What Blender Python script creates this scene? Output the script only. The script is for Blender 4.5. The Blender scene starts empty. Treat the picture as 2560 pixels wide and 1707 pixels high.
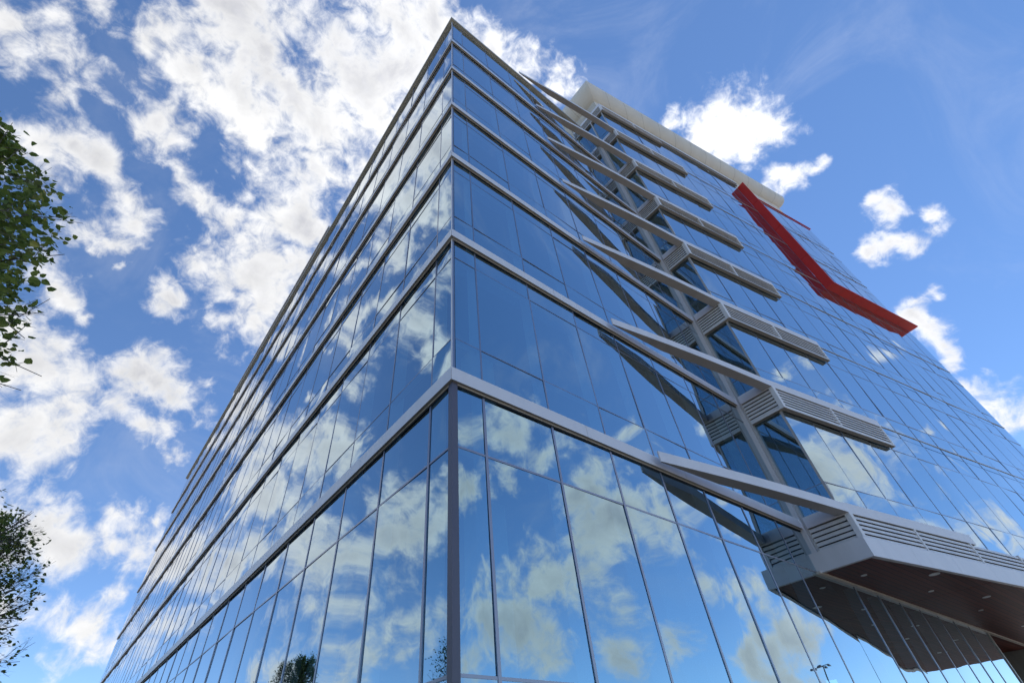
import bpy, bmesh, math, random
import numpy as np
from mathutils import Vector, Matrix, noise
random.seed(7); rng = np.random.default_rng(7)
S = bpy.context.scene; COL = S.collection
R_ = math.radians

# ------------------------------------------------------------ camera
F, CX, CY, W, H = 1177.366, 1220.045, 860.468, 2560., 1707.
CR = np.array([[0.79886416, -0.59910792, -0.05371915], [0.38948752, 0.58326596, -0.71281154], [0.45838359, 0.54851666, 0.69929533]])
CC = np.array([-3.2116, -4.8264, 1.6])
cam = bpy.data.cameras.new('camera'); co = bpy.data.objects.new('camera', cam); COL.objects.link(co); S.camera = co
r, d, f = CR
co.matrix_world = Matrix(((r[0], -d[0], -f[0], CC[0]), (r[1], -d[1], -f[1], CC[1]), (r[2], -d[2], -f[2], CC[2]), (0, 0, 0, 1)))
cam.sensor_width = 36; cam.lens = F / W * 36
cam.shift_x = (W / 2 - CX) / W; cam.shift_y = (CY - H / 2) / W
cam.clip_start = .1; cam.clip_end = 20000

# ------------------------------------------------------------ light
SUN_EL, SUN_AZ = 62., 5.      # azimuth from +X towards +Y
sd = Vector((math.cos(R_(SUN_EL)) * math.cos(R_(SUN_AZ)), math.cos(R_(SUN_EL)) * math.sin(R_(SUN_AZ)), math.sin(R_(SUN_EL))))
sun = bpy.data.lights.new('sun', 'SUN'); so = bpy.data.objects.new('sun', sun); COL.objects.link(so)
so.rotation_euler = sd.to_track_quat('Z', 'Y').to_euler(); sun.energy = 3.6; sun.angle = R_(.5); sun.color = (1, .96, .9)
w = bpy.data.worlds.new('World'); S.world = w; w.use_nodes = True
nt = w.node_tree; bg = nt.nodes['Background']; sk = nt.nodes.new('ShaderNodeTexSky')
sk.sky_type = 'NISHITA'; sk.sun_disc = False; sk.sun_elevation = R_(SUN_EL); sk.sun_rotation = R_(90 - SUN_AZ)
sk.air_density = 1.0; sk.dust_density = 0.; sk.ozone_density = 3.5; sk.altitude = 3000
hs = nt.nodes.new('ShaderNodeHueSaturation'); hs.inputs['Saturation'].default_value = 1.07; nt.links.new(sk.outputs[0], hs.inputs['Color']); nt.links.new(hs.outputs[0], bg.inputs[0]); bg.inputs[1].default_value = .15
S.view_settings.view_transform = 'Standard'; S.view_settings.look = 'None'; S.view_settings.gamma = 1; S.view_settings.exposure = .52
S.view_settings.use_curve_mapping = False
c = S.cycles; c.max_bounces = 9; c.transparent_max_bounces = 24; c.glossy_bounces = 6; c.diffuse_bounces = 3
c.use_denoising = True; c.caustics_reflective = False; c.caustics_refractive = False; c.sample_clamp_indirect = 8

# ------------------------------------------------------------ materials
def mat(name):
    m = bpy.data.materials.new(name); m.use_nodes = True
    return m, m.node_tree, m.node_tree.nodes['Principled BSDF']
def node(t, k, **kw):
    n = t.nodes.new(k)
    for a, v in kw.items():
        if a in n.inputs: n.inputs[a].default_value = v
        else: setattr(n, a, v)
    return n
def mth(t, op, a, b=None, c=None, clamp=False):
    n = t.nodes.new('ShaderNodeMath'); n.operation = op; n.use_clamp = clamp
    for i, v in enumerate((a, b, c)):
        if v is None: continue
        if isinstance(v, (int, float)): n.inputs[i].default_value = v
        else: t.links.new(v, n.inputs[i])
    return n.outputs[0]
def ramp(t, fac, pts):
    n = t.nodes.new('ShaderNodeValToRGB'); e = n.color_ramp.elements
    while len(e) < len(pts): e.new(.5)
    for q, (p, cl) in zip(e, pts): q.position = p; q.color = (*cl, 1)
    t.links.new(fac, n.inputs[0]); return n.outputs[0]
def painted(name, col, rough=.4, metal=0., var=.08, scale=1.5, streak=True):
    m, t, b = mat(name)
    tc = t.nodes.new('ShaderNodeTexCoord'); mp = t.nodes.new('ShaderNodeMapping')
    mp.inputs['Scale'].default_value = (scale, scale, scale * (.25 if streak else 1)); t.links.new(tc.outputs['Object'], mp.inputs[0])
    nz = node(t, 'ShaderNodeTexNoise', Scale=1.6, Detail=6., Roughness=.62); t.links.new(mp.outputs[0], nz.inputs['Vector'])
    lo = tuple(x * (1 - var) for x in col); hi = tuple(min(1, x * (1 + var)) for x in col)
    t.links.new(ramp(t, nz.outputs[0], [(.32, lo), (.68, hi)]), b.inputs['Base Color'])
    b.inputs['Metallic'].default_value = metal
    rr = mth(t, 'MULTIPLY_ADD', nz.outputs[0], .18, rough - .09); t.links.new(rr, b.inputs['Roughness'])
    return m
M = {}
M['panel'] = painted('white_metal_panel', (.76, .74, .745), .42, .0, .05)
M['louver'] = painted('louver_paint', (.78, .76, .74), .5)
M['beam_under'] = painted('beam_underside_tone', (.44, .41, .38), .5)  # bottom face of each beam, browner and darker than its sides
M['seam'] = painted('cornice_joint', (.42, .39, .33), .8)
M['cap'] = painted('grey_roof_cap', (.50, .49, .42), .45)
M['under'] = painted('brown_underside', (.34, .31, .27), .5)  # brown-grey below bands, caps and trims, darker than the white panel
M['lip'] = painted('pale_metal_lip', (.62, .56, .48), .4)
M['dark'] = painted('black_gasket', (.012, .014, .016), .6)
M['mull'] = painted('anodised_mullion', (.30, .31, .36), .3, .75)
M['post'] = painted('bronze_corner_post', (.12, .115, .145), .4, .2)
M['mull_in'] = painted('grey_inner_frame', (.62, .72, .72), .6)
M['mull_b'] = painted('light_corner_mullion', (.50, .48, .46), .4)
M['cream'] = painted('cream_render', (.78, .73, .64), .75, 0, .05, .6)
M['red'] = painted('red_painted_metal', (.72, .028, .018), .42, 0, .07)
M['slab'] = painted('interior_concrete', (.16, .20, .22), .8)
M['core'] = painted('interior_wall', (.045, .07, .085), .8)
M['stone'] = painted('grey_stone', (.26, .25, .23), .7, 0, .15, 2.)
M['lampm'] = painted('pale_lamp_trim', (.75, .76, .76), .3)
M['steel'] = painted('galvanised_steel', (.16, .16, .17), .5)

def glass_mat(name, tint, base):
    m, t, b = mat(name); t.nodes.remove(b); out = t.nodes['Material Output']
    tc = t.nodes.new('ShaderNodeTexCoord')
    nz = node(t, 'ShaderNodeTexNoise', Scale=.55, Detail=2., Roughness=.5); t.links.new(tc.outputs['Object'], nz.inputs['Vector'])
    bp = node(t, 'ShaderNodeBump', Strength=1., Distance=.004); t.links.new(nz.outputs[0], bp.inputs['Height'])
    lw = node(t, 'ShaderNodeLayerWeight', Blend=.5)
    gr = mth(t, 'POWER', lw.outputs['Facing'], 3.2)
    cr = ramp(t, gr, [(0., tint), (.85, (.97, .98, 1.))])
    gl = node(t, 'ShaderNodeBsdfGlossy', Roughness=.0); t.links.new(cr, gl.inputs[0]); t.links.new(bp.outputs[0], gl.inputs['Normal'])
    tr = node(t, 'ShaderNodeBsdfTransparent', Color=(.38, .60, .70, 1))
    fac = mth(t, 'MULTIPLY_ADD', gr, 1 - base, base, clamp=True)
    mx = t.nodes.new('ShaderNodeMixShader'); t.links.new(fac, mx.inputs[0]); t.links.new(tr.outputs[0], mx.inputs[1]); t.links.new(gl.outputs[0], mx.inputs[2])
    t.links.new(mx.outputs[0], out.inputs[0]); return m
M['glass'] = glass_mat('coated_blue_glass', (.50, .73, .85), .56)

def soffit_mat():
    m, t, b = mat('wood_plank_soffit')
    tc = t.nodes.new('ShaderNodeTexCoord'); sp = t.nodes.new('ShaderNodeSeparateXYZ'); t.links.new(tc.outputs['Object'], sp.inputs[0])
    y = mth(t, 'MULTIPLY', sp.outputs[1], 6.5); fr = mth(t, 'FRACT', y); fl = mth(t, 'FLOOR', y)
    gap = mth(t, 'LESS_THAN', fr, .14)
    wn = t.nodes.new('ShaderNodeTexWhiteNoise'); wn.noise_dimensions = '1D'; t.links.new(fl, wn.inputs['W'])
    mp = t.nodes.new('ShaderNodeMapping'); mp.inputs['Scale'].default_value = (1.2, 26, 26); t.links.new(tc.outputs['Object'], mp.inputs[0])
    nz = node(t, 'ShaderNodeTexNoise', Scale=2., Detail=7., Roughness=.65); t.links.new(mp.outputs[0], nz.inputs['Vector'])
    v = mth(t, 'ADD', mth(t, 'MULTIPLY', nz.outputs[0], .7), mth(t, 'MULTIPLY', wn.outputs[0], .35))
    cl = ramp(t, v, [(.25, (.075, .016, .012)), (.75, (.19, .050, .036))])
    mx = t.nodes.new('ShaderNodeMix'); mx.data_type = 'RGBA'; t.links.new(gap, mx.inputs[0]); t.links.new(cl, mx.inputs[6]); mx.inputs[7].default_value = (.008, .005, .005, 1)
    t.links.new(mx.outputs[2], b.inputs['Base Color'])
    b.inputs['Roughness'].default_value = .5; b.inputs['Specular IOR Level'].default_value = .16
    bp = node(t, 'ShaderNodeBump', Strength=.5, Distance=.006); t.links.new(mth(t, 'SUBTRACT', 1, gap), bp.inputs['Height']); t.links.new(bp.outputs[0], b.inputs['Normal'])
    return m
M['soffit'] = soffit_mat()
def siding_mat():
    m, t, b = mat('cream_lap_siding')
    tc = t.nodes.new('ShaderNodeTexCoord'); sp = t.nodes.new('ShaderNodeSeparateXYZ'); t.links.new(tc.outputs['Object'], sp.inputs[0])
    fr = mth(t, 'FRACT', mth(t, 'MULTIPLY', sp.outputs[2], 5.))
    fy = mth(t, 'FRACT', mth(t, 'MULTIPLY', sp.outputs[1], .55)); g = mth(t, 'MAXIMUM', mth(t, 'LESS_THAN', fr, .13), mth(t, 'LESS_THAN', fy, .02))
    nz = node(t, 'ShaderNodeTexNoise', Scale=1.5, Detail=5.); t.links.new(tc.outputs['Object'], nz.inputs['Vector'])
    cl = ramp(t, nz.outputs[0], [(.3, (.55, .50, .42)), (.7, (.70, .65, .55))])
    mx = t.nodes.new('ShaderNodeMix'); mx.data_type = 'RGBA'; t.links.new(g, mx.inputs[0]); t.links.new(cl, mx.inputs[6]); mx.inputs[7].default_value = (.25, .23, .20, 1)
    t.links.new(mx.outputs[2], b.inputs['Base Color']); b.inputs['Roughness'].default_value = .55
    bp = node(t, 'ShaderNodeBump', Strength=1., Distance=.02); t.links.new(fr, bp.inputs['Height']); t.links.new(bp.outputs[0], b.inputs['Normal'])
    return m
M['siding'] = siding_mat()
def leaf_mat():
    m, t, b = mat('leaf'); out = t.nodes['Material Output']
    g = t.nodes.new('ShaderNodeNewGeometry')
    cl = ramp(t, g.outputs['Random Per Island'], [(0., (.13, .19, .04)), (.5, (.22, .30, .065)), (.93, (.33, .38, .09)), (1., (.50, .45, .10))])
    t.links.new(cl, b.inputs['Base Color']); b.inputs['Roughness'].default_value = .45
    tl = t.nodes.new('ShaderNodeBsdfTranslucent'); t.links.new(cl, tl.inputs[0])
    mx = t.nodes.new('ShaderNodeMixShader'); mx.inputs[0].default_value = .42
    t.links.new(b.outputs[0], mx.inputs[1]); t.links.new(tl.outputs[0], mx.inputs[2]); t.links.new(mx.outputs[0], out.inputs[0]); return m
M['leaf'] = leaf_mat()
M['bark'] = painted('grey_bark', (.17, .14, .12), .85, 0, .35, 8.)
def ground_mat():
    m, t, b = mat('pale_paving')
    tc = t.nodes.new('ShaderNodeTexCoord'); nz = node(t, 'ShaderNodeTexNoise', Scale=.3, Detail=8.); t.links.new(tc.outputs['Object'], nz.inputs['Vector'])
    t.links.new(ramp(t, nz.outputs[0], [(.3, (.17, .16, .145)), (.7, (.26, .245, .22))]), b.inputs['Base Color']); b.inputs['Roughness'].default_value = .85
    return m
M['ground'] = ground_mat()

# ------------------------------------------------------------ mesh helpers
def link(name, verts, faces, mats, parent=None, smooth=False, midx=None):
    me = bpy.data.meshes.new(name); me.from_pydata([tuple(v) for v in verts], [], faces); me.update()
    for m in (mats if isinstance(mats, (list, tuple)) else [mats]): me.materials.append(m)
    if midx is not None: me.polygons.foreach_set('material_index', midx)
    if smooth: me.polygons.foreach_set('use_smooth', [True] * len(me.polygons))
    o = bpy.data.objects.new(name, me); COL.objects.link(o)
    if parent: o.parent = parent
    return o
class MB:
    def __init__(s): s.v = []; s.f = []; s.m = []
    def quad(s, pts, mi=0):
        i = len(s.v); s.v += [tuple(p) for p in pts]; s.f.append(tuple(range(i, i + len(pts)))); s.m.append(mi)
    def hexa(s, lo, hi, mi=0, mib=None):
        # lo, hi: 4 points each, counter-clockwise from above
        i = len(s.v); s.v += [tuple(p) for p in lo] + [tuple(p) for p in hi]; n = len(lo)
        s.f.append(tuple(range(i + n - 1, i - 1, -1))); s.m.append(mi if mib is None else mib)
        s.f.append(tuple(range(i + n, i + 2 * n))); s.m.append(mi)
        for k in range(n):
            a, b = i + k, i + (k + 1) % n; s.f.append((a, b, b + n, a + n)); s.m.append(mi)
    def box(s, x0, x1, y0, y1, z0, z1, T=None, mi=0, mib=None):
        q = [(x0, y0), (x1, y0), (x1, y1), (x0, y1)]
        lo = [(a, b, z0) for a, b in q]; hi = [(a, b, z1) for a, b in q]
        if T: lo = [T(*p) for p in lo]; hi = [T(*p) for p in hi]
        s.hexa(lo, hi, mi, mib)
    def prism(s, poly, z0, z1, mi=0, mib=None):
        s.hexa([(x, y, z0) for x, y in poly], [(x, y, z1) for x, y in poly], mi, mib)
    def build(s, name, mats, parent=None, smooth=False): return link(name, s.v, s.f, mats, parent, smooth, s.m)
def tag(o, label=None, cat=None, group=None, kind=None):
    for k, v in dict(label=label, category=cat, group=group, kind=kind).items():
        if v: o[k] = v
    return o
def empty(name, loc=(0, 0, 0)):
    o = bpy.data.objects.new(name, None); COL.objects.link(o); o.location = loc; o.empty_display_size = .3; return o

# ------------------------------------------------------------ ground and sky clouds
tag(link('ground', [(-4000, -4000, 0), (4000, -4000, 0), (4000, 4000, 0), (-4000, 4000, 0)], [(0, 1, 2, 3)], M['ground']), kind='structure')

# low-frequency cloud cover by compass direction (x, y, z, angular size), baked per vertex; ragged detail is shader noise
CLOUDS = [(-0.194,0.356,0.914,0.054),(-0.124,0.324,0.938,0.070),(-0.041,0.282,0.958,0.089),(0.036,0.216,0.976,0.081),(0.098,0.171,0.980,0.064),(0.192,0.145,0.971,0.047),(0.258,0.125,0.958,0.042),(0.319,0.131,0.939,0.036),(0.312,0.089,0.946,0.024),(0.028,0.342,0.939,0.113),(-0.044,0.408,0.912,0.088),(-0.122,0.446,0.887,0.051),(0.037,0.476,0.878,0.105),(0.042,0.574,0.818,0.086),(0.002,0.653,0.758,0.084),(-0.081,0.616,0.784,0.031),(-0.131,0.592,0.795,0.035),(-0.160,0.567,0.808,0.025),(0.022,0.724,0.690,0.061),(-0.037,0.697,0.716,0.040),(0.083,0.748,0.658,0.029),(-0.190,0.525,0.829,0.021),(-0.185,0.468,0.864,0.021),(-0.221,0.432,0.874,0.024),(0.203,0.236,0.950,0.064),(0.138,0.416,0.899,0.089),(-0.114,0.376,0.920,0.062),(0.078,0.287,0.955,0.080),(0.013,0.402,0.915,0.079),(-0.148,0.415,0.898,0.043),(-0.384,0.488,0.784,0.035),(-0.351,0.491,0.798,0.034),(-0.309,0.507,0.805,0.032),(-0.267,0.486,0.832,0.028),(-0.262,0.432,0.863,0.025),(-0.267,0.526,0.808,0.019),(-0.369,0.465,0.805,0.026),(-0.330,0.427,0.842,0.023),(-0.264,0.614,0.744,0.024),(-0.233,0.641,0.731,0.023),(-0.205,0.660,0.723,0.019),(-0.243,0.691,0.681,0.021),(-0.221,0.715,0.663,0.015),(-0.217,0.757,0.617,0.021),(-0.188,0.774,0.604,0.014),(-0.179,0.721,0.670,0.012),(-0.113,0.720,0.685,0.018),(-0.084,0.734,0.674,0.013),(-0.297,0.599,0.744,0.018),(-0.250,0.744,0.620,0.021),(-0.079,0.835,0.545,0.048),(-0.110,0.831,0.545,0.028),(-0.043,0.829,0.557,0.030),(0.002,0.846,0.534,0.026),(-0.023,0.868,0.495,0.036),(-0.010,0.884,0.468,0.020),(-0.101,0.856,0.507,0.028),(-0.023,0.838,0.545,0.030),(-0.225,0.825,0.519,0.043),(-0.184,0.857,0.481,0.053),(-0.181,0.881,0.437,0.047),(-0.122,0.889,0.441,0.026),(-0.259,0.798,0.545,0.025),(-0.144,0.869,0.473,0.029),(-0.064,0.943,0.327,0.038),(-0.013,0.943,0.331,0.046),(0.033,0.944,0.328,0.045),(-0.048,0.932,0.358,0.027),(0.032,0.952,0.305,0.031),(-0.096,0.939,0.331,0.023),(0.035,0.926,0.375,0.018),(0.061,0.933,0.356,0.026),(0.030,0.968,0.251,0.018),(-0.064,0.974,0.216,0.027),(-0.027,0.976,0.215,0.028),(0.010,0.978,0.209,0.029),(0.030,0.978,0.208,0.022),(0.498,0.023,0.867,0.016),(0.554,-0.032,0.832,0.048),(0.588,-0.031,0.808,0.048),(0.550,-0.003,0.835,0.035),(0.622,-0.021,0.783,0.027),(0.607,-0.064,0.792,0.027),(0.531,-0.046,0.846,0.022),(0.683,-0.034,0.730,0.021),(0.686,-0.009,0.728,0.016),(0.688,-0.081,0.721,0.011),(0.755,-0.093,0.649,0.016),(0.776,-0.129,0.618,0.013),(0.792,-0.120,0.599,0.015),(0.797,-0.091,0.597,0.016),(0.778,-0.051,0.626,0.018),(0.784,-0.067,0.617,0.012),(0.804,-0.095,0.587,0.011),(0.856,-0.037,0.516,0.018),(0.865,-0.014,0.502,0.018),(0.883,-0.016,0.470,0.021),(0.853,-0.074,0.516,0.010),(0.895,-0.010,0.447,0.014),(0.864,-0.072,0.498,0.007),(0.914,-0.012,0.406,0.024),(0.925,-0.026,0.380,0.028),(0.935,-0.031,0.353,0.027),(0.933,-0.001,0.360,0.018),(-0.151,0.266,0.952,0.042),(-0.173,0.321,0.931,0.043),(-0.190,0.383,0.904,0.045),(-0.192,0.461,0.866,0.046),(-0.239,0.415,0.878,0.031),(-0.218,0.516,0.828,0.035),(-0.297,0.489,0.820,0.028),(-0.329,0.613,0.718,0.046),(-0.374,0.621,0.689,0.038),(-0.207,0.647,0.734,0.028),(-0.222,0.698,0.681,0.024),(-0.327,0.549,0.769,0.021),(-0.228,0.830,0.509,0.062),(-0.188,0.862,0.470,0.052),(-0.146,0.887,0.438,0.043),(-0.283,0.808,0.516,0.039),(-0.472,0.777,0.416,0.061),(-0.427,0.820,0.382,0.068),(-0.369,0.862,0.348,0.051),(-0.278,0.899,0.337,0.064),(-0.200,0.920,0.337,0.042),(-0.158,0.936,0.315,0.041),(-0.361,0.890,0.279,0.042),(-0.341,0.904,0.260,0.028),(-0.496,0.834,0.242,0.041),(-0.406,0.893,0.197,0.046),(-0.465,0.861,0.207,0.046),(-0.292,0.941,0.170,0.044),(-0.111,0.934,0.339,0.040),(-0.114,0.966,0.232,0.034),(-0.094,0.972,0.215,0.027),(-0.079,0.691,0.718,0.029),(-0.096,0.744,0.662,0.030),(0.568,-0.610,0.553,0.056),(0.616,-0.597,0.514,0.047),(0.564,-0.667,0.487,0.032),(0.710,-0.566,0.420,0.050),(0.754,-0.533,0.384,0.060),(0.723,-0.601,0.341,0.060),(0.686,-0.661,0.302,0.073),(0.631,-0.733,0.252,0.065),(0.667,-0.716,0.207,0.044),(0.797,-0.476,0.372,0.051),(0.817,-0.473,0.329,0.037),(0.491,-0.674,0.552,0.025),(0.515,-0.726,0.456,0.027),(0.581,-0.794,0.179,0.038),(0.759,-0.628,0.173,0.039),(0.823,-0.541,0.173,0.021),(0.851,-0.465,0.244,0.027),(0.886,-0.407,0.220,0.030),(0.906,-0.385,0.176,0.032),(0.909,-0.402,0.111,0.029),(0.735,-0.441,0.516,0.018),(0.884,-0.445,0.142,0.028),(0.787,-0.470,0.399,0.033),(0.812,-0.456,0.364,0.031),(0.772,-0.469,0.428,0.023),(0.826,-0.463,0.320,0.024),(0.842,-0.427,0.330,0.017),(0.809,-0.497,0.315,0.020),(0.882,-0.401,0.246,0.024),(0.872,-0.427,0.239,0.020),(0.848,-0.364,0.384,0.011),(0.811,-0.339,0.477,0.016),(0.800,-0.340,0.494,0.011),(0.864,-0.386,0.323,0.009)]
def cloud_dome():
    nu, nv = 720, 200
    az = np.linspace(0, 2 * np.pi, nu, endpoint=False); el = np.radians(np.linspace(-1.5, 89.7, nv))
    A, E = np.meshgrid(az, el); P = np.stack([np.cos(E) * np.cos(A), np.cos(E) * np.sin(A), np.sin(E)], -1).reshape(-1, 3)
    Q = np.array([noise.turbulence_vector(Vector(p) * 9., 5, False) for p in P]); P0 = P; P = P + (Q - Q.mean(0)) * .030
    Fd = np.full(len(P), -1.2)
    for x, y, z, r in CLOUDS:
        dd = np.linalg.norm(P - np.array([x, y, z]), axis=1) / r
        v = 1.08 - dd * .60
        m = np.maximum(Fd, v); Fd = m + np.maximum(0, .22 - np.abs(Fd - v)) ** 2 / .88
    # the rest of the sky, outside every listed direction, carries scattered fair-weather cloud
    far = np.full(len(P), 9.)
    for x, y, z, r in CLOUDS: far = np.minimum(far, np.linalg.norm(P - np.array([x, y, z]), axis=1))
    gen = np.array([noise.fractal(Vector((p[0], p[1], p[2])) * 3.1 + Vector((3, 1, 7)), 1., 2., 4) for p in P]) * 1.3 - .12
    k = np.clip((far - .28) / .15, 0, 1); Fd = np.where(k > 0, Fd * (1 - k) + gen * k, Fd)
    faces = []
    for j in range(nv - 1):
        for i in range(nu):
            i2 = (i + 1) % nu; faces.append((j * nu + i, (j + 1) * nu + i, (j + 1) * nu + i2, j * nu + i2))
    me = bpy.data.meshes.new('sky_clouds'); me.from_pydata((P0 * 6000).tolist(), [], faces); me.update()
    at = me.attributes.new('cover', 'FLOAT', 'POINT'); at.data.foreach_set('value', Fd.astype(np.float32))
    me.polygons.foreach_set('use_smooth', [True] * len(faces))
    m, t, b = mat('cumulus'); t.nodes.remove(b); out = t.nodes['Material Output']
    ge = t.nodes.new('ShaderNodeNewGeometry'); nd = node(t, 'ShaderNodeVectorMath', operation='NORMALIZE'); t.links.new(ge.outputs['Position'], nd.inputs[0])
    D = nd.outputs[0]
    a = t.nodes.new('ShaderNodeAttribute'); a.attribute_name = 'cover'
    n1 = node(t, 'ShaderNodeTexNoise', Scale=10., Detail=9., Roughness=.60, Distortion=.35); t.links.new(D, n1.inputs['Vector'])
    n2 = node(t, 'ShaderNodeTexNoise', Scale=34., Detail=6., Roughness=.6, Distortion=.5); t.links.new(D, n2.inputs['Vector'])
    # lit from the sun's side: compare the same noise a little closer to the sun
    off = node(t, 'ShaderNodeVectorMath', operation='ADD'); t.links.new(D, off.inputs[0]); off.inputs[1].default_value = tuple(sd * .035)
    n3 = node(t, 'ShaderNodeTexNoise', Scale=5.5, Detail=5., Roughness=.52, Distortion=.2); t.links.new(off.outputs[0], n3.inputs['Vector'])
    dens = mth(t, 'ADD', a.outputs['Fac'], mth(t, 'MULTIPLY_ADD', n1.outputs[0], 2.6, -1.42))
    dens = mth(t, 'ADD', dens, mth(t, 'MULTIPLY_ADD', n2.outputs[0], 1.35, -.66))
    mr = node(t, 'ShaderNodeMapRange', interpolation_type='SMOOTHSTEP'); t.links.new(dens, mr.inputs[0]); mr.inputs[1].default_value = -.02; mr.inputs[2].default_value = .90
    alpha = mth(t, 'POWER', mr.outputs[0], 1.15)
    wn_ = node(t, 'ShaderNodeTexNoise', Scale=3.2, Detail=9., Roughness=.62, Distortion=1.6); t.links.new(D, wn_.inputs['Vector'])
    wr = node(t, 'ShaderNodeMapRange', interpolation_type='SMOOTHSTEP'); t.links.new(wn_.outputs[0], wr.inputs[0]); wr.inputs[1].default_value = .47; wr.inputs[2].default_value = .80
    alpha = mth(t, 'MAXIMUM', alpha, mth(t, 'MULTIPLY', wr.outputs[0], .13))
    thick = node(t, 'ShaderNodeMapRange', interpolation_type='SMOOTHSTEP'); t.links.new(dens, thick.inputs[0]); thick.inputs[1].default_value = .4; thick.inputs[2].default_value = 1.35
    shade = mth(t, 'MULTIPLY', thick.outputs[0], mth(t, 'MULTIPLY_ADD', n3.outputs[0], 3.4, -1.0, clamp=True), clamp=True)
    dot = node(t, 'ShaderNodeVectorMath', operation='DOT_PRODUCT'); t.links.new(D, dot.inputs[0]); dot.inputs[1].default_value = tuple(sd)
    glow = mth(t, 'POWER', mth(t, 'MAXIMUM', dot.outputs['Value'], 0), 6.)
    cl = ramp(t, shade, [(0., (1., 1., 1.)), (.5, (.79, .795, .82)), (1., (.60, .61, .66))])
    em = t.nodes.new('ShaderNodeEmission'); t.links.new(cl, em.inputs[0]); t.links.new(mth(t, 'MULTIPLY', mth(t, 'MULTIPLY_ADD', glow, .24, .70), mth(t, 'MULTIPLY_ADD', n2.outputs[0], .55, .70)), em.inputs[1])
    tr = t.nodes.new('ShaderNodeBsdfTransparent')
    mx = t.nodes.new('ShaderNodeMixShader'); t.links.new(alpha, mx.inputs[0]); t.links.new(tr.outputs[0], mx.inputs[1]); t.links.new(em.outputs[0], mx.inputs[2]); t.links.new(mx.outputs[0], out.inputs[0])
    try: m.cycles.emission_sampling = 'NONE'
    except Exception: pass
    me.materials.append(m); o = bpy.data.objects.new('sky', me); COL.objects.link(o); tag(o, kind='structure'); return o
cloud_dome()

# ------------------------------------------------------------ the building
Z = [6.799, 10.991, 15.107, 19.197, 23.326, 27.541, 31.87, 36.186]
ZR = 31.7; HB = .267; FY = 57.2; XB, YB = 11.497, -1.208
A10 = R_(-10); U = (math.cos(A10), math.sin(A10)); V = (math.sin(A10), -math.cos(A10))   # along the wing's front, and outwards
UE = 22.5
def TB(u, v, z): return (XB + u * U[0] + v * V[0], YB + u * U[1] + v * V[1], z)   # v negative = outwards handled by sign
def TBi(u, i, z): return TB(u, -i, z)           # i = inset behind the front plane
bld = empty('office_building'); tag(bld, 'glass office block with white floor bands, slanted beams, red frame and cream rooftop storey', 'building')

def proj(P):
    q = CR @ (np.array(P) - CC)
    return None if q[2] < .3 else (CX + F * q[0] / q[2], CY + F * q[1] / q[2])
def scr_area(pts):
    ps = [proj(p) for p in pts]
    if any(p is None for p in ps): return 0.
    if max(p[0] for p in ps) < 0 or min(p[0] for p in ps) > W or max(p[1] for p in ps) < 0 or min(p[1] for p in ps) > H: return 0.
    s = 0
    for i in range(len(ps)):
        a, b = ps[i], ps[(i + 1) % len(ps)]; s += a[0] * b[1] - b[0] * a[1]
    return abs(s) / 2
WINS = []
def pane(mb, T, s0, s1, z0, z1, n=6, amp=.004, tilt=.0055):
    bow = rng.normal(0, amp); c4 = rng.normal(0, tilt, 4); i0 = len(mb.v)
    for j in range(n + 1):
        for i in range(n + 1):
            a, b = i / n, j / n
            dd = bow * (1 - (2 * a - 1) ** 2) * (1 - (2 * b - 1) ** 2) + c4[0] * (1 - a) * (1 - b) + c4[1] * a * (1 - b) + c4[2] * a * b + c4[3] * (1 - a) * b
            mb.v.append(tuple(T(s0 + (s1 - s0) * a, max(dd, -.007) + .0075, z0 + (z1 - z0) * b)))
    for j in range(n):
        for i in range(n):
            k = i0 + j * (n + 1) + i; mb.f.append((k, k + 1, k + n + 2, k + n + 1)); mb.m.append(0)
def bay(T, s0, s1, zs, n=6):
    mb = MB(); 
    for a, b in zip(zs[:-1], zs[1:]): pane(mb, T, s0, s1, a + .012, b - .012, n)
    WINS.append((scr_area([T(s0, 0, zs[0]), T(s1, 0, zs[0]), T(s1, 0, zs[-1]), T(s0, 0, zs[-1])]), mb))

def facade(T, stops, floors, zlow=.05):
    """T(s, inset, z); stops: mullion positions; floors: list of (z_bottom, [transoms], z_top)"""
    for a, b in zip(stops[:-1], stops[1:]):
        for z0, tr, z1 in floors: bay(T, a, b, [z0] + tr + [z1])
def mullions(T, stops, z0, z1, depth=.30, w=.034, wi=.05):
    for s in stops:
        mb = MB(); mb.box(s - w / 2, s + w / 2, -.001, .02, z0, z1, T, 0)
        if z0 < 1: mb.box(s - .024, s + .024, -.007, -.0012, z0, min(z1, Z[0] - HB - .001), T, 0); mb.box(s - wi / 2, s + wi / 2, .0203, depth, z0, z1, T, 1)
        mb.build('mullion', [M['mull'], M['mull_in']], bld)
def transom(T, s0, s1, z, h=.034, d=.002):
    if z > 6: h = .022; d = 0
    mb = MB(); mb.box(s0, s1, -d, .02, z - h / 2, z + h / 2, T); mb.box(s0, s1, .0203, .14, z - h / 2, z + h / 2, T, 1); mb.build('transom', [M['mull'], M['mull_in']], bld)

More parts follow.
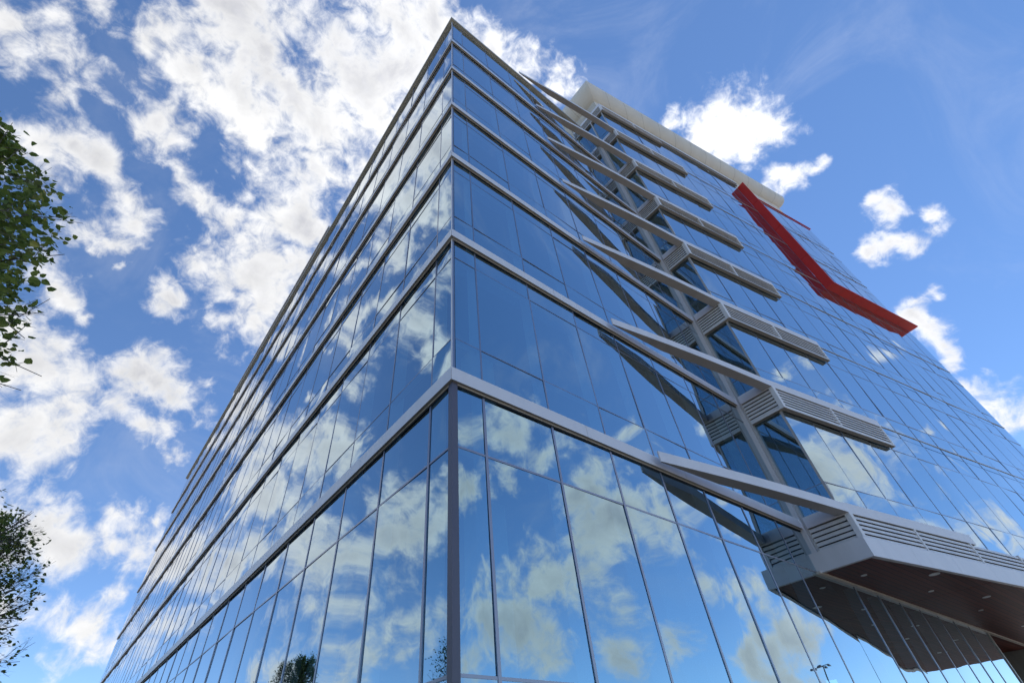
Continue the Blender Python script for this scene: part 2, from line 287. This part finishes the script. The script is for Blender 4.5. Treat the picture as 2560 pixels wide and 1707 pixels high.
G = .085                                         # glass plane behind the bands
TR = lambda s, i, z: (s, G + i, z)               # right-hand face of the front block
TL = lambda s, i, z: (G + i, s, z)               # left-hand face
RS = [G + .06] + [.70 + 1.567 * i for i in range(7)] + [XB + .12]
RS = RS[:-2] + [RS[-2]] + [XB + .1] if RS[-2] < XB - .3 else RS[:-2] + [XB + .1]
LS = [G + .06] + [.757 + 1.64 * i for i in range(34)]; LS = [s for s in LS if s < FY - .4] + [FY]
fl_up = [(Z[k] - .02, [Z[k] + .804, Z[k + 1] - .903], Z[k + 1] - HB + .01) for k in range(5)] + [(Z[5] - .02, [Z[5] + .804], ZR - .2)]
g_fl = [(.05, [2.6, 5.38], Z[0] - HB + .01)]
facade(TR, RS, g_fl + fl_up); facade(TL, LS, g_fl + fl_up)
RG = [XB + .1] + [13.2 + 1.567 * i for i in range(7)] + [24.8]
facade(TR, RG, [(.05, [2.6], 5.34)])
mullions(TR, RS[1:-1], .02, ZR - .1); mullions(TL, LS[1:-1], .02, ZR - .1); mullions(TR, RG[1:-1], .02, 5.33)
for z in [2.6, 5.38] + [x for q in fl_up for x in q[1]]:
    transom(TR, .12, XB + .1, z); transom(TL, .12, FY, z)
transom(TR, XB + .1, 24.8, 2.6)
# corner posts
mb = MB(); mb.box(.05, .155, .05, .155, 0, Z[0] - HB - .005); mb.build('corner_post', M['post'], bld)
for k in range(6):
    mb = MB(); z1 = (Z[k + 1] - HB if k < 5 else ZR - .2) - .003; mb.box(.07, .12, .07, .12, Z[k] + .002, z1, mi=0); mb.box(.062, .07, .07, .105, Z[k] + .002, z1, mi=1)
    mb.build('corner_post', [M['mull'], M['panel']], bld)
# floor bands
def band(T, s0, s1, zt, hb, seg, d=.0, mitre=0, name='floor_band'):
    mb = MB(); s = s0
    while s < s1 - .01:
        e = min(s + seg, s1); a = s + (.004 if s > s0 else 0); b = e - .004 if e < s1 - .01 else e
        lo0 = T(a, d, 0); 
        i_a = .076 if (s == s0 and mitre) else 0
        lo = [T(a, d, zt - hb), T(b, d, zt - hb), T(b, .068, zt - hb), T(a + i_a, .068, zt - hb)]
        hi = [(p[0], p[1], zt) for p in lo]
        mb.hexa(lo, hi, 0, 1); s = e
    mb.box(s0 + .02, s1, .0, .0, 0, 0) if False else None
    mb.box(s0 + .08, s1, .008 + d, .062, zt - hb + .006, zt - .006, T, 2)                # backing seen in the seams
    mb.box(s0 + .07, s1, .058, .069, zt - hb - .022, zt - hb - .001, T, 3)               # pale drip lip
    mb.box(s0 + .08, s1, .0715, .0845, zt - hb - .05, zt - hb - .0, T, 2)
    return mb.build(name, [M['panel'], M['under'], M['dark'], M['lip']], bld)
T0R = lambda s, i, z: (s, i, z); T0L = lambda s, i, z: (i, s, z)
for k in range(6):
    band(T0R, .004, XB + .02, Z[k], HB, 3.134, mitre=1); band(T0L, .004, FY + .03, Z[k], HB, 3.28, mitre=1)
def cap(T, s0, s1, z0, z1, o=.05):
    mb = MB(); lo = [T(s0 - o, -o, z0), T(s1, -o, z0), T(s1, .3, z0), T(s0 + .3, .3, z0)]; mb.hexa(lo, [(p[0], p[1], z1) for p in lo], 0)
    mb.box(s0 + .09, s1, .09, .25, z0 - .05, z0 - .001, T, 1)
    mb.build('roof_cap', [M['cap'], M['under']], bld)
cap(T0R, .002, XB, ZR - .15, ZR + .06); cap(T0L, .002, FY + .03, ZR - .15, ZR + .06)
# interior: slabs, columns and a core
foot = [(.45, .45), (33, .45), (33, FY - .4), (.45, FY - .4)]
for k in range(6):
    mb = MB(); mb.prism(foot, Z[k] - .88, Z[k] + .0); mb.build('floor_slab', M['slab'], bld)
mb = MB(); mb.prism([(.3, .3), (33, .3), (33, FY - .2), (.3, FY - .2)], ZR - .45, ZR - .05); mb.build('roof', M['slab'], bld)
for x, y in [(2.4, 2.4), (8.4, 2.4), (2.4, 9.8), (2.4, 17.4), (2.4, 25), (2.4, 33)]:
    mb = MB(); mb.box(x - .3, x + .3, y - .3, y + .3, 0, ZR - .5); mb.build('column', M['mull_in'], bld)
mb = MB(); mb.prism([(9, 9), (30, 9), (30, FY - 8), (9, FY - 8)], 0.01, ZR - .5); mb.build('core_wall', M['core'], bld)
mb = MB(); mb.box(.14, 33, FY - .1, FY, 0, ZR - .2); mb.box(33, 33.1, 10, FY, 0, ZR - .2); mb.build('rear_wall', M['core'], bld)
# rooftop plant storey on the left
mb = MB()
T2 = lambda s, i, z: (.05 + i, s, z)
py0, py1, pz = 17.0, 41., 33.85
for i in range(15): bay(lambda s, i_, z: (.10 + i_, s, z), py0 + 1.6 * i, py0 + 1.6 * (i + 1), [ZR + .04, pz - .1], 3)
bay(lambda s, i_, z: (s, py0 + .02 + i_, z), .12, 3.0, [ZR + .04, pz - .1], 3)
mb.prism([(.04, py0 - .05), (3.1, py0 - .05), (3.1, py1), (.04, py1)], pz - .06, pz + .10); mb.build('roof_cap', M['panel'], bld)
mb = MB(); mb.prism([(.5, py0 + .5), (3, py0 + .5), (3, py1), (.5, py1)], ZR, pz - .13); mb.build('plant_room_wall', M['core'], bld)

# ---- the projecting wing
GI = .17
TF = lambda s, i, z: TBi(s, GI + i, z)            # front glass
TG = lambda s, i, z: (XB + .15 + i, s, z)         # return glass, s = y
YC = YB + GI + .012                               # where the return glass meets the front glass
fs = [.08] + [1.5 * i for i in range(1, 15)] + [UE]
wf = [(Z[0] - .3, [Z[0] + .69, Z[1] - 1.12], Z[1] - .2)]
wf = [(Z[k] - .3, [Z[k] + .69, Z[k + 1] - 1.12], Z[k + 1] - .3) for k in range(6)] + [(Z[6] - .3, [Z[6] + .69], Z[7] - .25)]
facade(TF, fs[:10], wf); facade(TF, fs[9:], wf[:-1] + [(wf[-1][0], wf[-1][1], 35.5)])
mullions(TF, fs[1:-1], Z[0] - .6, 35.48, w=.02)
for k in range(7):
    transom(TF, .1, UE, Z[k] + .69)
    if k < 6: transom(TF, 5.9, UE, Z[k + 1] - 1.12, .03)
    if k: 
        mb = MB(); mb.box(5.9, UE, -.012, .02, Z[k] - .02, Z[k] + .02, TF); mb.build('transom', M['mull_b'], bld)
# return: glass from the inner corner strip to the outer corner, and on above the lower roof
ys = [-.36, YC + .02]
for k in range(7):
    bay(TG, YC + .02, -.10, [Z[k] - .3] + [Z[k] + .69] + [Z[k + 1] - .3])
    transom(TG, YC, -.10, Z[k] + .69)
for i in range(6):
    bay(TG, -.10 + 1.5 * i, -.10 + 1.5 * (i + 1), [ZR + .1, Z[6] + .69, Z[7] - .3])
# inner corner: two pale strips running up
mb = MB(); mb.box(XB - .02, XB + .2, -.038, .115, 5.4, ZR + .3); mb.build('corner_trim', M['panel'], bld)
mb = MB(); mb.box(XB + .015, XB + .2, -.105, -.048, 5.4, Z[7] - 1.1); mb.build('corner_trim', M['mull_b'], bld)
mb = MB(); mb.box(XB + .06, XB + .19, -.0479, -.0381, 5.4, ZR + .2); mb.build('corner_gasket', M['dark'], bld)
# outer glass corner bead
for k in range(7):
    mb = MB(); a = TBi(.02, GI - .03, 0); mb.prism([(XB + .12, YC - .02), (XB + .19, YC - .03), (XB + .19, YC + .05), (XB + .12, YC + .05)], Z[k] - .02, Z[k + 1] - 1.1); mb.build('corner_mullion', M['mull_b'], bld)

def louver_box(k):
    """white trim over a band of slats that turns the wing's corner"""
    zt, z0 = Z[k], Z[k] - 1.10
    ue = {0: UE, 7: 5.5}.get(k, 5.93); nsl = 6
    root = None
    yi = -.10 if k < 7 else 8.
    # trim (both faces), mitred at the corner: plan polygon
    def ring(o, i, zA, zB, mats, name, u1=ue, y1=None, mib=None):
        y1 = yi if y1 is None else y1
        mb = MB()
        # corner points: outer and inner
        co = corner(o); ci = corner(-i)
        fo, fi = TB(u1, o, 0)[:2], TB(u1, -i, 0)[:2]
        mb.prism([co, fo, fi, ci], zA, zB, 0, mib)
        mb.prism([(XB - o, y1), co, ci, (XB + i, y1)], zA, zB, 0, mib)
        return mb.build(name, mats, bld)
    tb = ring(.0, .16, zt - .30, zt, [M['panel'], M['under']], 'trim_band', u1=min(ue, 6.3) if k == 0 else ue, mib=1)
    ring(-.005, .155, z0, z0 + .055, [M['louver'], M['under']], 'louver_sill', mib=1) if k else None
    # backing
    ring(-.115, .15, z0 + .06, zt - .305, M['dark'], 'louver_backing')
    # vertical trims
    mb = MB(); c0, c1 = corner(.006), corner(-.13)
    a1 = TB(.13, .006, 0)[:2]; a2 = TB(.13, -.11, 0)[:2]
    mb.prism([(XB - .006, c0[1] + .13), c0, a1, a2, c1, (XB + .11, c0[1] + .13)], z0 + .001 - (0 if k else -.2), zt - .302); mb.build('louver_post', M['louver'], bld)
    def post(T):
        m2 = MB(); m2.box(-.035, .035, .001, .11, z0 + .056, zt - .302, T); m2.build('louver_post', M['louver'], bld)
    seps = [x for x in (2.97, 5.9) if x <= ue + .1] if k else [2.97 * i for i in range(1, 8)]
    if k == 7: seps = [2.97]
    for s in seps: post(lambda a, b, z, s=s: TBi(s + a - (.035 if s > ue - .3 else 0), b, z))
    # slats
    zb = z0 + .06; pitch = (zt - .305 - zb) / nsl
    def slats(T, s0, s1):
        m2 = MB()
        for i in range(nsl):
            za = zb + i * pitch
            q = [(.010, za + .004), (.040, za + pitch * .80), (.052, za + pitch * .79), (.022, za + .0)]
            p0 = [T(s0, *x) for x in q]; p1 = [T(s1, *x) for x in q]; j = len(m2.v); m2.v += p0 + p1
            for e in range(4): m2.f.append((j + e, j + (e + 1) % 4, j + 4 + (e + 1) % 4, j + 4 + e)); m2.m.append(0)
        m2.build('louver_slats', M['louver'], bld)
    ed = [.13] + [s for s in seps] + ([ue] if k in (0, 7) else [])
    for a, b in zip(ed[:-1], ed[1:]): slats(lambda s, i, z: TBi(s, i, z), a + .0, b - .03)
    slats(lambda s, i, z: (XB + i, s, z), YB + .13, yi + .01)
def corner(o):
    """plan point of the wing's outer corner offset outwards by o"""
    x = XB - o
    # front line offset by o: points P with (P-P0).V = o
    # y from (x-XB)*V0 + (y-YB)*V1 = o
    y = YB + (o - (x - XB) * V[0]) / V[1]
    return (x, y)
for k in range(8): louver_box(k)
# thinner parapet trim running on towards the red frame
mb = MB(); mb.box(5.5, 13.58, -.0, .16, Z[7] - .30, Z[7] + .02, TBi, 0, 1); mb.build('trim_band', [M['panel'], M['under']], bld)
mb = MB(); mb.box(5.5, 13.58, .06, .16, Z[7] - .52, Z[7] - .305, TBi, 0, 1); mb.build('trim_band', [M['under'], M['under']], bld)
# wing interior and body
wp = lambda i: [(XB + .15 + i, 10), (corner(-GI - i)[0] + .0, corner(-GI - i)[1]), TBi(UE - .1, GI + i, 0)[:2], (33.5, 10)]
for k in range(8):
    mb = MB(); pts = wp(.3); pts = [pts[0], pts[1], pts[2], pts[3]]
    mb.prism(pts, Z[k] - .95, Z[k] - .05); mb.build('floor_slab', M['slab'], bld)
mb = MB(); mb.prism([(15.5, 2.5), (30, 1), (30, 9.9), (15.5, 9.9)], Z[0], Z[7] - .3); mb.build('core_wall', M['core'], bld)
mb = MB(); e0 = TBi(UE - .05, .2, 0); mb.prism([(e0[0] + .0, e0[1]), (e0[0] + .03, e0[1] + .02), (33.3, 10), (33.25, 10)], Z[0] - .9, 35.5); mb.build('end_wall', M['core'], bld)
# beams linking the front block's bands with the wing's corner
for k in range(7):
    zt = Z[k] if k < 6 else ZR + .02; ze = Z[k] - .02; hb = .25
    sx = 5.15 if k < 6 else 4.55; n = 10; mb = MB(); o = []; i_ = []
    S0 = Vector((sx, -.17)); E0 = Vector((XB + .06, YB - .01)); dr = (E0 - S0).normalized(); nn = Vector((dr.y, -dr.x))
    for j in range(n + 1):
        a = j / n; p = S0.lerp(E0, a) + nn * (.05 * math.sin(math.pi * a)); o.append(p)
        wd = .03 + .27 * min(1, a * 3.2); q = p - nn * wd; 
        if q.y > -.004 and j < n - 1: q.y = -.004
        i_.append(q)
    vs = []; z_ = [zt + (ze - zt) * j / n for j in range(n + 1)]
    for j in range(n + 1): vs += [(o[j].x, o[j].y, z_[j]), (o[j].x, o[j].y, z_[j] - hb), (i_[j].x, i_[j].y, z_[j] - hb), (i_[j].x, i_[j].y, z_[j])]
    fs_ = []; mi = []
    for j in range(n):
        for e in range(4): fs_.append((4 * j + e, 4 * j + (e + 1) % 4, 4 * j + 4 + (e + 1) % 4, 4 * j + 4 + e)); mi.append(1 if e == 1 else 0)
    fs_ += [(3, 2, 1, 0), (4 * n, 4 * n + 1, 4 * n + 2, 4 * n + 3)]; mi += [0, 0]
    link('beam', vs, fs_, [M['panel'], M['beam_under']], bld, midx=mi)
# canopy under the wing
ZS = 5.38
c_in_ = (XB - .32, .09)
fo = [(XB - .32, .112), (XB - .32, corner(.32)[1] + .21), (TB(UE + .05, .08, 0)[0], TB(UE + .05, .08, 0)[1])]
mb = MB(); x0, y0 = fo[0]; x1, y1 = fo[1]; x2, y2 = fo[2]
L = math.hypot(x2 - x1, y2 - y1); ux, uy = (x2 - x1) / L, (y2 - y1) / L; nx, ny = -uy, ux
mb.prism([(x0, y0), (x1, y1), (x1 + .1, y1 + .1), (x0 + .1, y0)], ZS - .03, ZS + .44)
s = 0
while s < L - .01:
    e = min(L, s + 2.0); a = s + .003; b = e - .003
    mb.prism([(x1 + ux * a, y1 + uy * a), (x1 + ux * b, y1 + uy * b), (x1 + ux * b + nx * .1, y1 + uy * b + ny * .1), (x1 + ux * a + nx * .1 + (.1 if s == 0 else 0), y1 + uy * a + ny * .1 - (0))], ZS - .03, ZS + .44); s = e
mb.build('canopy_fascia', M['panel'], bld)
mb = MB(); mb.prism([(x0 + .1, .11), (x1 + .1, y1 + .1), (x2, y2 + .1), (33.4, .11)], ZS + .30, ZS + .40); mb.build('canopy_deck', M['panel'], bld)
sx = [x1 + .1, 17., 23.0, 28.6, 33.3]
fy = lambda x: y1 + .1 + (x - x1) * uy / ux
for a, b in zip(sx[:-1], sx[1:]):
    mb = MB(); mb.prism([(a + .012, fy(a) + .02), (b - .012, fy(b) + .02), (b - .012, .0), (a + .012, 0)], ZS, ZS + .03); mb.build('soffit_panel', M['soffit'], bld)
mb = MB(); mb.prism([(24.82, .001), (33.3, .001), (33.3, 6), (24.82, 6)], ZS, ZS + .03); mb.build('soffit_panel', M['soffit'], bld)
mb = MB(); mb.prism([(x1 + .05, fy(x1) + .05), (33.2, fy(33.2) + .05), (33.2, 6), (x1 + .05, .05)], ZS + .031, ZS + .12); mb.build('soffit_backing', M['dark'], bld)
mb = MB(); mb.box(XB - .4, 31.2, .004, .116, ZS - .05, ZS + .0); mb.build('soffit_trim', M['lip'], bld)
mb = MB(); mb.box(24.8, 24.9, .06, 3., 0, ZS - .001); mb.build('corner_post', M['mull_b'], bld)
mb = MB(); mb.box(31.2, 33, .25, 6, 0, ZS - .001); mb.box(24.9, 33, 6, 6.2, 0, ZS - .001); mb.build('entrance_wall', M['stone'], bld)
for x, y, rr in [(12.6, -.45, .075), (14.42, -1.5, .13), (16.15, -.85, .075), (18.7, -1.54, .11), (20.5, -.9, .075), (22.6, -2.0, .11), (25.2, -1., .075), (27.5, -2.4, .11)]:
    mb = MB(); n = 20
    mb.prism([(x + rr * math.cos(-2 * math.pi * i / n) * 1, y + rr * math.sin(2 * math.pi * i / n)) for i in range(n)], ZS - .012, ZS - .001)
    mb.build('downlight', M['lampm'], bld)
# red frame
D = .37; t = .07; zb, zt = 22.85, 35.55; u0, u1 = 13.6, UE + .03
mb = MB()
for z0, z1 in [(zb, 25.8), (25.82, 29.3), (29.32, 32.8), (32.82, zt)]: mb.box(u0, u0 + t, -D, GI, z0, z1, TBi)
mb.build('frame_side', M['red'], bld)
mb = MB(); 
for a, b in [(u0 + t + .002, 16.), (16.02, 18.4), (18.42, 20.9), (20.92, u1 - .002)]: mb.box(a, b, -D, GI, zb, zb + t, TBi)
mb.build('frame_sill', M['red'], bld)
mb = MB(); mb.box(u0 + t + .002, u1 - .002, .09, GI, zt - .05, zt - .02, TBi); mb.build('frame_head', M['red'], bld)
# cream rooftop storey with coved cornice
wl, wf_ = .0, .0
def off(ol, of, u1_):
    x = XB - ol; y = YB + (of - (x - XB) * V[0]) / V[1]; return [(x, 11.), (x, y), TB(u1_, of, 0)[:2], ]
zw0, zw1, ze = Z[7] + .0, 38.1, 38.62
p = off(-.22, -.30, 20.2)
mb = MB(); mb.prism([p[0], p[1], (p[1][0] + .3, p[1][1] + .3), (p[0][0] + .3, 11)], zw0 - .1, zw1); mb.build('penthouse_wall', M['siding'], bld)
mb = MB(); mb.prism([p[1], p[2], (p[2][0], 11), (p[1][0] + .35, 11), (p[1][0] + .35, p[1][1] + .2)], zw0 - .1, zw1); mb.build('penthouse_wall', M['cream'], bld)
prof = []; n = 7
for i in range(n + 1):
    a = i / n * math.pi / 2; prof.append((math.sin(a), 1 - math.cos(a)))
rings = []
for h, vv in prof:
    ol = -.22 + (.80 + .22) * h; of = -.30 + (.42 + .30) * h; rings.append([(x, y, zw1 - .45 + (ze - zw1 + .45) * vv ** .8) for x, y in off(ol, of, 20.3 + .3 * h)])
o_ = off(.80, .42, 20.6); rings.append([(x, y, ze + .16) for x, y in o_]); o_ = off(.6, .2, 20.4); rings.append([(x, y, ze + .17) for x, y in o_])
vs = [q for rg in rings for q in rg]; fc = []
for i in range(len(rings) - 1):
    for j in range(2): a = i * 3 + j; fc.append((a, a + 1, a + 4, a + 3))
link('cornice', vs, fc, M['cream'], bld, False)
e = rings[-1]; mb = MB(); mb.prism([e[0][:2], e[1][:2], e[2][:2], (e[2][0], 11)], ze - .0, ze + .168); mb.build('roof', M['cream'], bld)
ms = MB()
for i in range(1, 13):
    u = i * 1.62
    for a, b in zip(rings[:n + 1][:-1], rings[1:n + 1]):
        def at(rg, s):
            P1, P2 = Vector(rg[1]), Vector(rg[2]); return P1 + (P2 - P1) * s
        q = [at(a, u / 20.6), at(b, u / 20.6), at(b, (u + .02) / 20.6), at(a, (u + .02) / 20.6)]
        ms.quad([(v.x - V[0] * -.004, v.y + V[1] * .004, v.z - .005) for v in q])
for i in range(1, 4):
    y_ = YB + i * 1.7
    for a, b in zip(rings[:n + 1][:-1], rings[1:n + 1]): ms.quad([(a[0][0] - .004, y_, a[0][2] - .005), (b[0][0] - .004, y_, b[0][2] - .005), (b[0][0] - .004, y_ + .02, b[0][2] - .005), (a[0][0] - .004, y_ + .02, a[0][2] - .005)])
ms.build('cornice_seams', M['seam'], bld)

m, t_, b_ = mat('lit_lamp'); b_.inputs['Emission Color'].default_value = (1, .86, .66, 1); b_.inputs['Emission Strength'].default_value = 2.5; M['lit'] = m
for k, (x, y) in enumerate([(12.6, -.2), (13.4, .4), (12.7, -.5)]):
    z_ = Z[4 + k] - .965; mb = MB(); n = 12; mb.prism([(x + .035 * math.cos(6.2832 * i / n), y + .035 * math.sin(6.2832 * i / n)) for i in range(n)], z_, z_ + .012); mb.build('ceiling_light', M['lit'], bld)
# windows: the hundred that show largest are parts of their own, the rest one part
WINS.sort(key=lambda q: -q[0])
for a, mb in WINS[:100]: mb.build('window', M['glass'], bld, True)
rest = MB()
for a, mb in WINS[100:]:
    i = len(rest.v); rest.v += mb.v; rest.f += [tuple(x + i for x in f_) for f_ in mb.f]; rest.m += mb.m
tag(rest.build('window', M['glass'], bld, True), kind='stuff')

# ------------------------------------------------------------ trees
def tree(loc, seed, h, prof, z_low, label, nleaf, leaf=.06, group='street trees in a row beside the building'):
    rd = random.Random(seed); root = empty('street_tree', loc); tag(root, label, 'tree', group)
    wood = MB(); tips = []
    zs_, rs_ = [q[0] for q in prof], [q[1] for q in prof]
    def inside(p, m=1.):
        a = math.atan2(p.y, p.x); rr = float(np.interp(p.z, zs_, rs_)) * (1 + .07 * math.sin(3 * a + seed) + .10 * noise.noise(Vector((a * 3, p.z * 1.7, seed * 3.1))) * 2)
        return zs_[0] - .3 < p.z < zs_[-1] and math.hypot(p.x, p.y) < rr * m
    def tube(pts, rad, ns=5):
        i0 = len(wood.v)
        for j, (q, rr) in enumerate(zip(pts, rad)):
            dd = (pts[min(j + 1, len(pts) - 1)] - pts[max(j - 1, 0)]).normalized(); a = dd.orthogonal().normalized(); b = dd.cross(a)
            for e in range(ns): an = 2 * math.pi * e / ns; wood.v.append(tuple(q + (a * math.cos(an) + b * math.sin(an)) * rr))
        for j in range(len(pts) - 1):
            for e in range(ns): A_ = i0 + j * ns; wood.f.append((A_ + e, A_ + (e + 1) % ns, A_ + ns + (e + 1) % ns, A_ + ns + e)); wood.m.append(0)
    def grow(p, d, ln, rad, lev):
        n = 5; pts = [p]; rr = [rad]
        for j in range(n):
            d = (d + Vector((rd.gauss(0, .13) + .03 * lev, rd.gauss(0, .13), rd.gauss(0, .08) + .05))).normalized(); p = p + d * ln / n; pts.append(p); rr.append(rad * (1 - .75 * (j + 1) / n))
            if not inside(p, 1.04): break
            if lev < 3:
                for _ in range(2 if lev == 0 else (2 if lev == 1 else 2)):
                    if rd.random() < (.95 if lev < 2 else .8):
                        an = rd.uniform(0, 2 * math.pi); side = d.orthogonal().normalized(); side.rotate(Matrix.Rotation(an, 3, d))
                        nd = (d * .75 + side * .75).normalized(); grow(p, nd, ln * rd.uniform(.38, .55), rr[-1] * .6, lev + 1)
            if lev >= 2: tips.append((p.copy(), d.copy()))
        tube(pts, rr, 6 if lev < 2 else 3)
    # trunk with limbs leaving it all the way up
    P = [Vector((0, 0, z)) + Vector((.06 * math.sin(z), .05 * math.cos(z * 1.3), 0)) for z in np.linspace(0, h * .93, 12)]
    tube(P, [.13 * (1 - .85 * i / 11) for i in range(12)], 9)
    nl = 34
    for i in range(nl):
        z = z_low + (h * .93 - z_low) * i / (nl - 1) - .3; a = i * 2.4 + rd.uniform(-.3, .3); k = (z - z_low) / (h - z_low)
        up = .45 + .9 * k; ln = float(np.interp(z + 1., zs_, rs_)) * rd.uniform(.9, 1.2)
        grow(Vector((0, 0, z)), Vector((math.cos(a), math.sin(a), up)).normalized(), ln * math.sqrt(1 + up * up * .6), .032, 0)
    wood.build('trunk', M['bark'], root)
    lv = MB(); tips = [q for q in tips if inside(q[0], 1.02)]; N = min(nleaf, len(tips) * 9); print('tips', len(tips), 'leaves', N); wind = Vector((.75, .25, -.05))
    for i in range(N):
        p, d_ = tips[rd.randrange(len(tips))]
        p = p + Vector((rd.gauss(0, .05), rd.gauss(0, .05), rd.gauss(0, .05)))
        ax = (wind + Vector((rd.gauss(0, .55), rd.gauss(0, .55), rd.gauss(0, .45)))).normalized()
        sd_ = ax.cross(Vector((rd.gauss(0, .6), rd.gauss(0, .6), 1))).normalized(); nn = ax.cross(sd_)
        s = leaf * rd.uniform(.6, 1.25); w_ = s * rd.uniform(.34, .5); cu = rd.uniform(-.1, .22) * s
        p = p + ax * .03; j = len(lv.v)
        pts = [p, p + ax * s * .3 + sd_ * w_ + nn * cu, p + ax * s * .72 + sd_ * w_ * .75 + nn * cu * .8, p + ax * s * 1.08 - nn * cu, p + ax * s * .72 - sd_ * w_ * .75 + nn * cu * .8, p + ax * s * .3 - sd_ * w_ + nn * cu, p + ax * s * .5]
        lv.v += [tuple(q) for q in pts]; lv.f += [(j, j + 1, j + 2, j + 6), (j + 6, j + 2, j + 3), (j, j + 6, j + 4, j + 5), (j + 6, j + 3, j + 4)]; lv.m += [0] * 4
    lv.build('crown', M['leaf'], root); return root
def egg(zc, a, c): return [(zc + c * t, a * math.sqrt(max(0, 1 - t * t))) for t in np.linspace(-.96, 1, 12)]
tree((-6.75, .5, 0), 3, 7.5, egg(4.5, 1.95, 3.15), 1.7, 'leafy green tree at the upper left, nearest of the trees and blown by the wind', 52000, .066)
tree((-5.6, 6.0, 0), 5, 5.9, egg(3.6, 1.75, 2.3), 1.6, 'dark wind-blown tree at the lower left, lower in the picture than the nearest one', 22000, .055)
tree((-7.2, 25.6, 0), 9, 8.2, [(2.6, 1.2), (4, 2.0), (6, 2.0), (7.4, 1.3), (8.4, .3)], 2.8, 'farthest tree, seen only mirrored in the glass left of the corner post', 16000, .075)
# a street lamp far behind the viewer, seen mirrored in the ground-floor glass
lp = empty('street_lamp', (65.7, -23.2, 0)); tag(lp, 'tall thin pole with four lamp heads, mirrored in the glass under the wing', 'street lamp')
mb = MB(); n = 8; mb.prism([(.09 * math.cos(2 * math.pi * i / n), .09 * math.sin(2 * math.pi * i / n)) for i in range(n)], 0, 10.9); mb.build('pole', M['steel'], lp)
mb = MB(); mb.box(-.9, .9, -.04, .04, 10.75, 10.83); mb.box(-.04, .04, -.9, .9, 10.84, 10.9); mb.build('crossarm', M['steel'], lp)
for x, y in ((.95, 0), (-.95, 0), (0, .95), (0, -.95)):
    mb = MB(); mb.hexa([(x - .25, y - .18, 10.72), (x + .25, y - .18, 10.72), (x + .25, y + .18, 10.72), (x - .25, y + .18, 10.72)], [(x - .15, y - .1, 10.9), (x + .15, y - .1, 10.9), (x + .15, y + .1, 10.9), (x - .15, y + .1, 10.9)]); mb.build('lamp_head', M['steel'], lp)
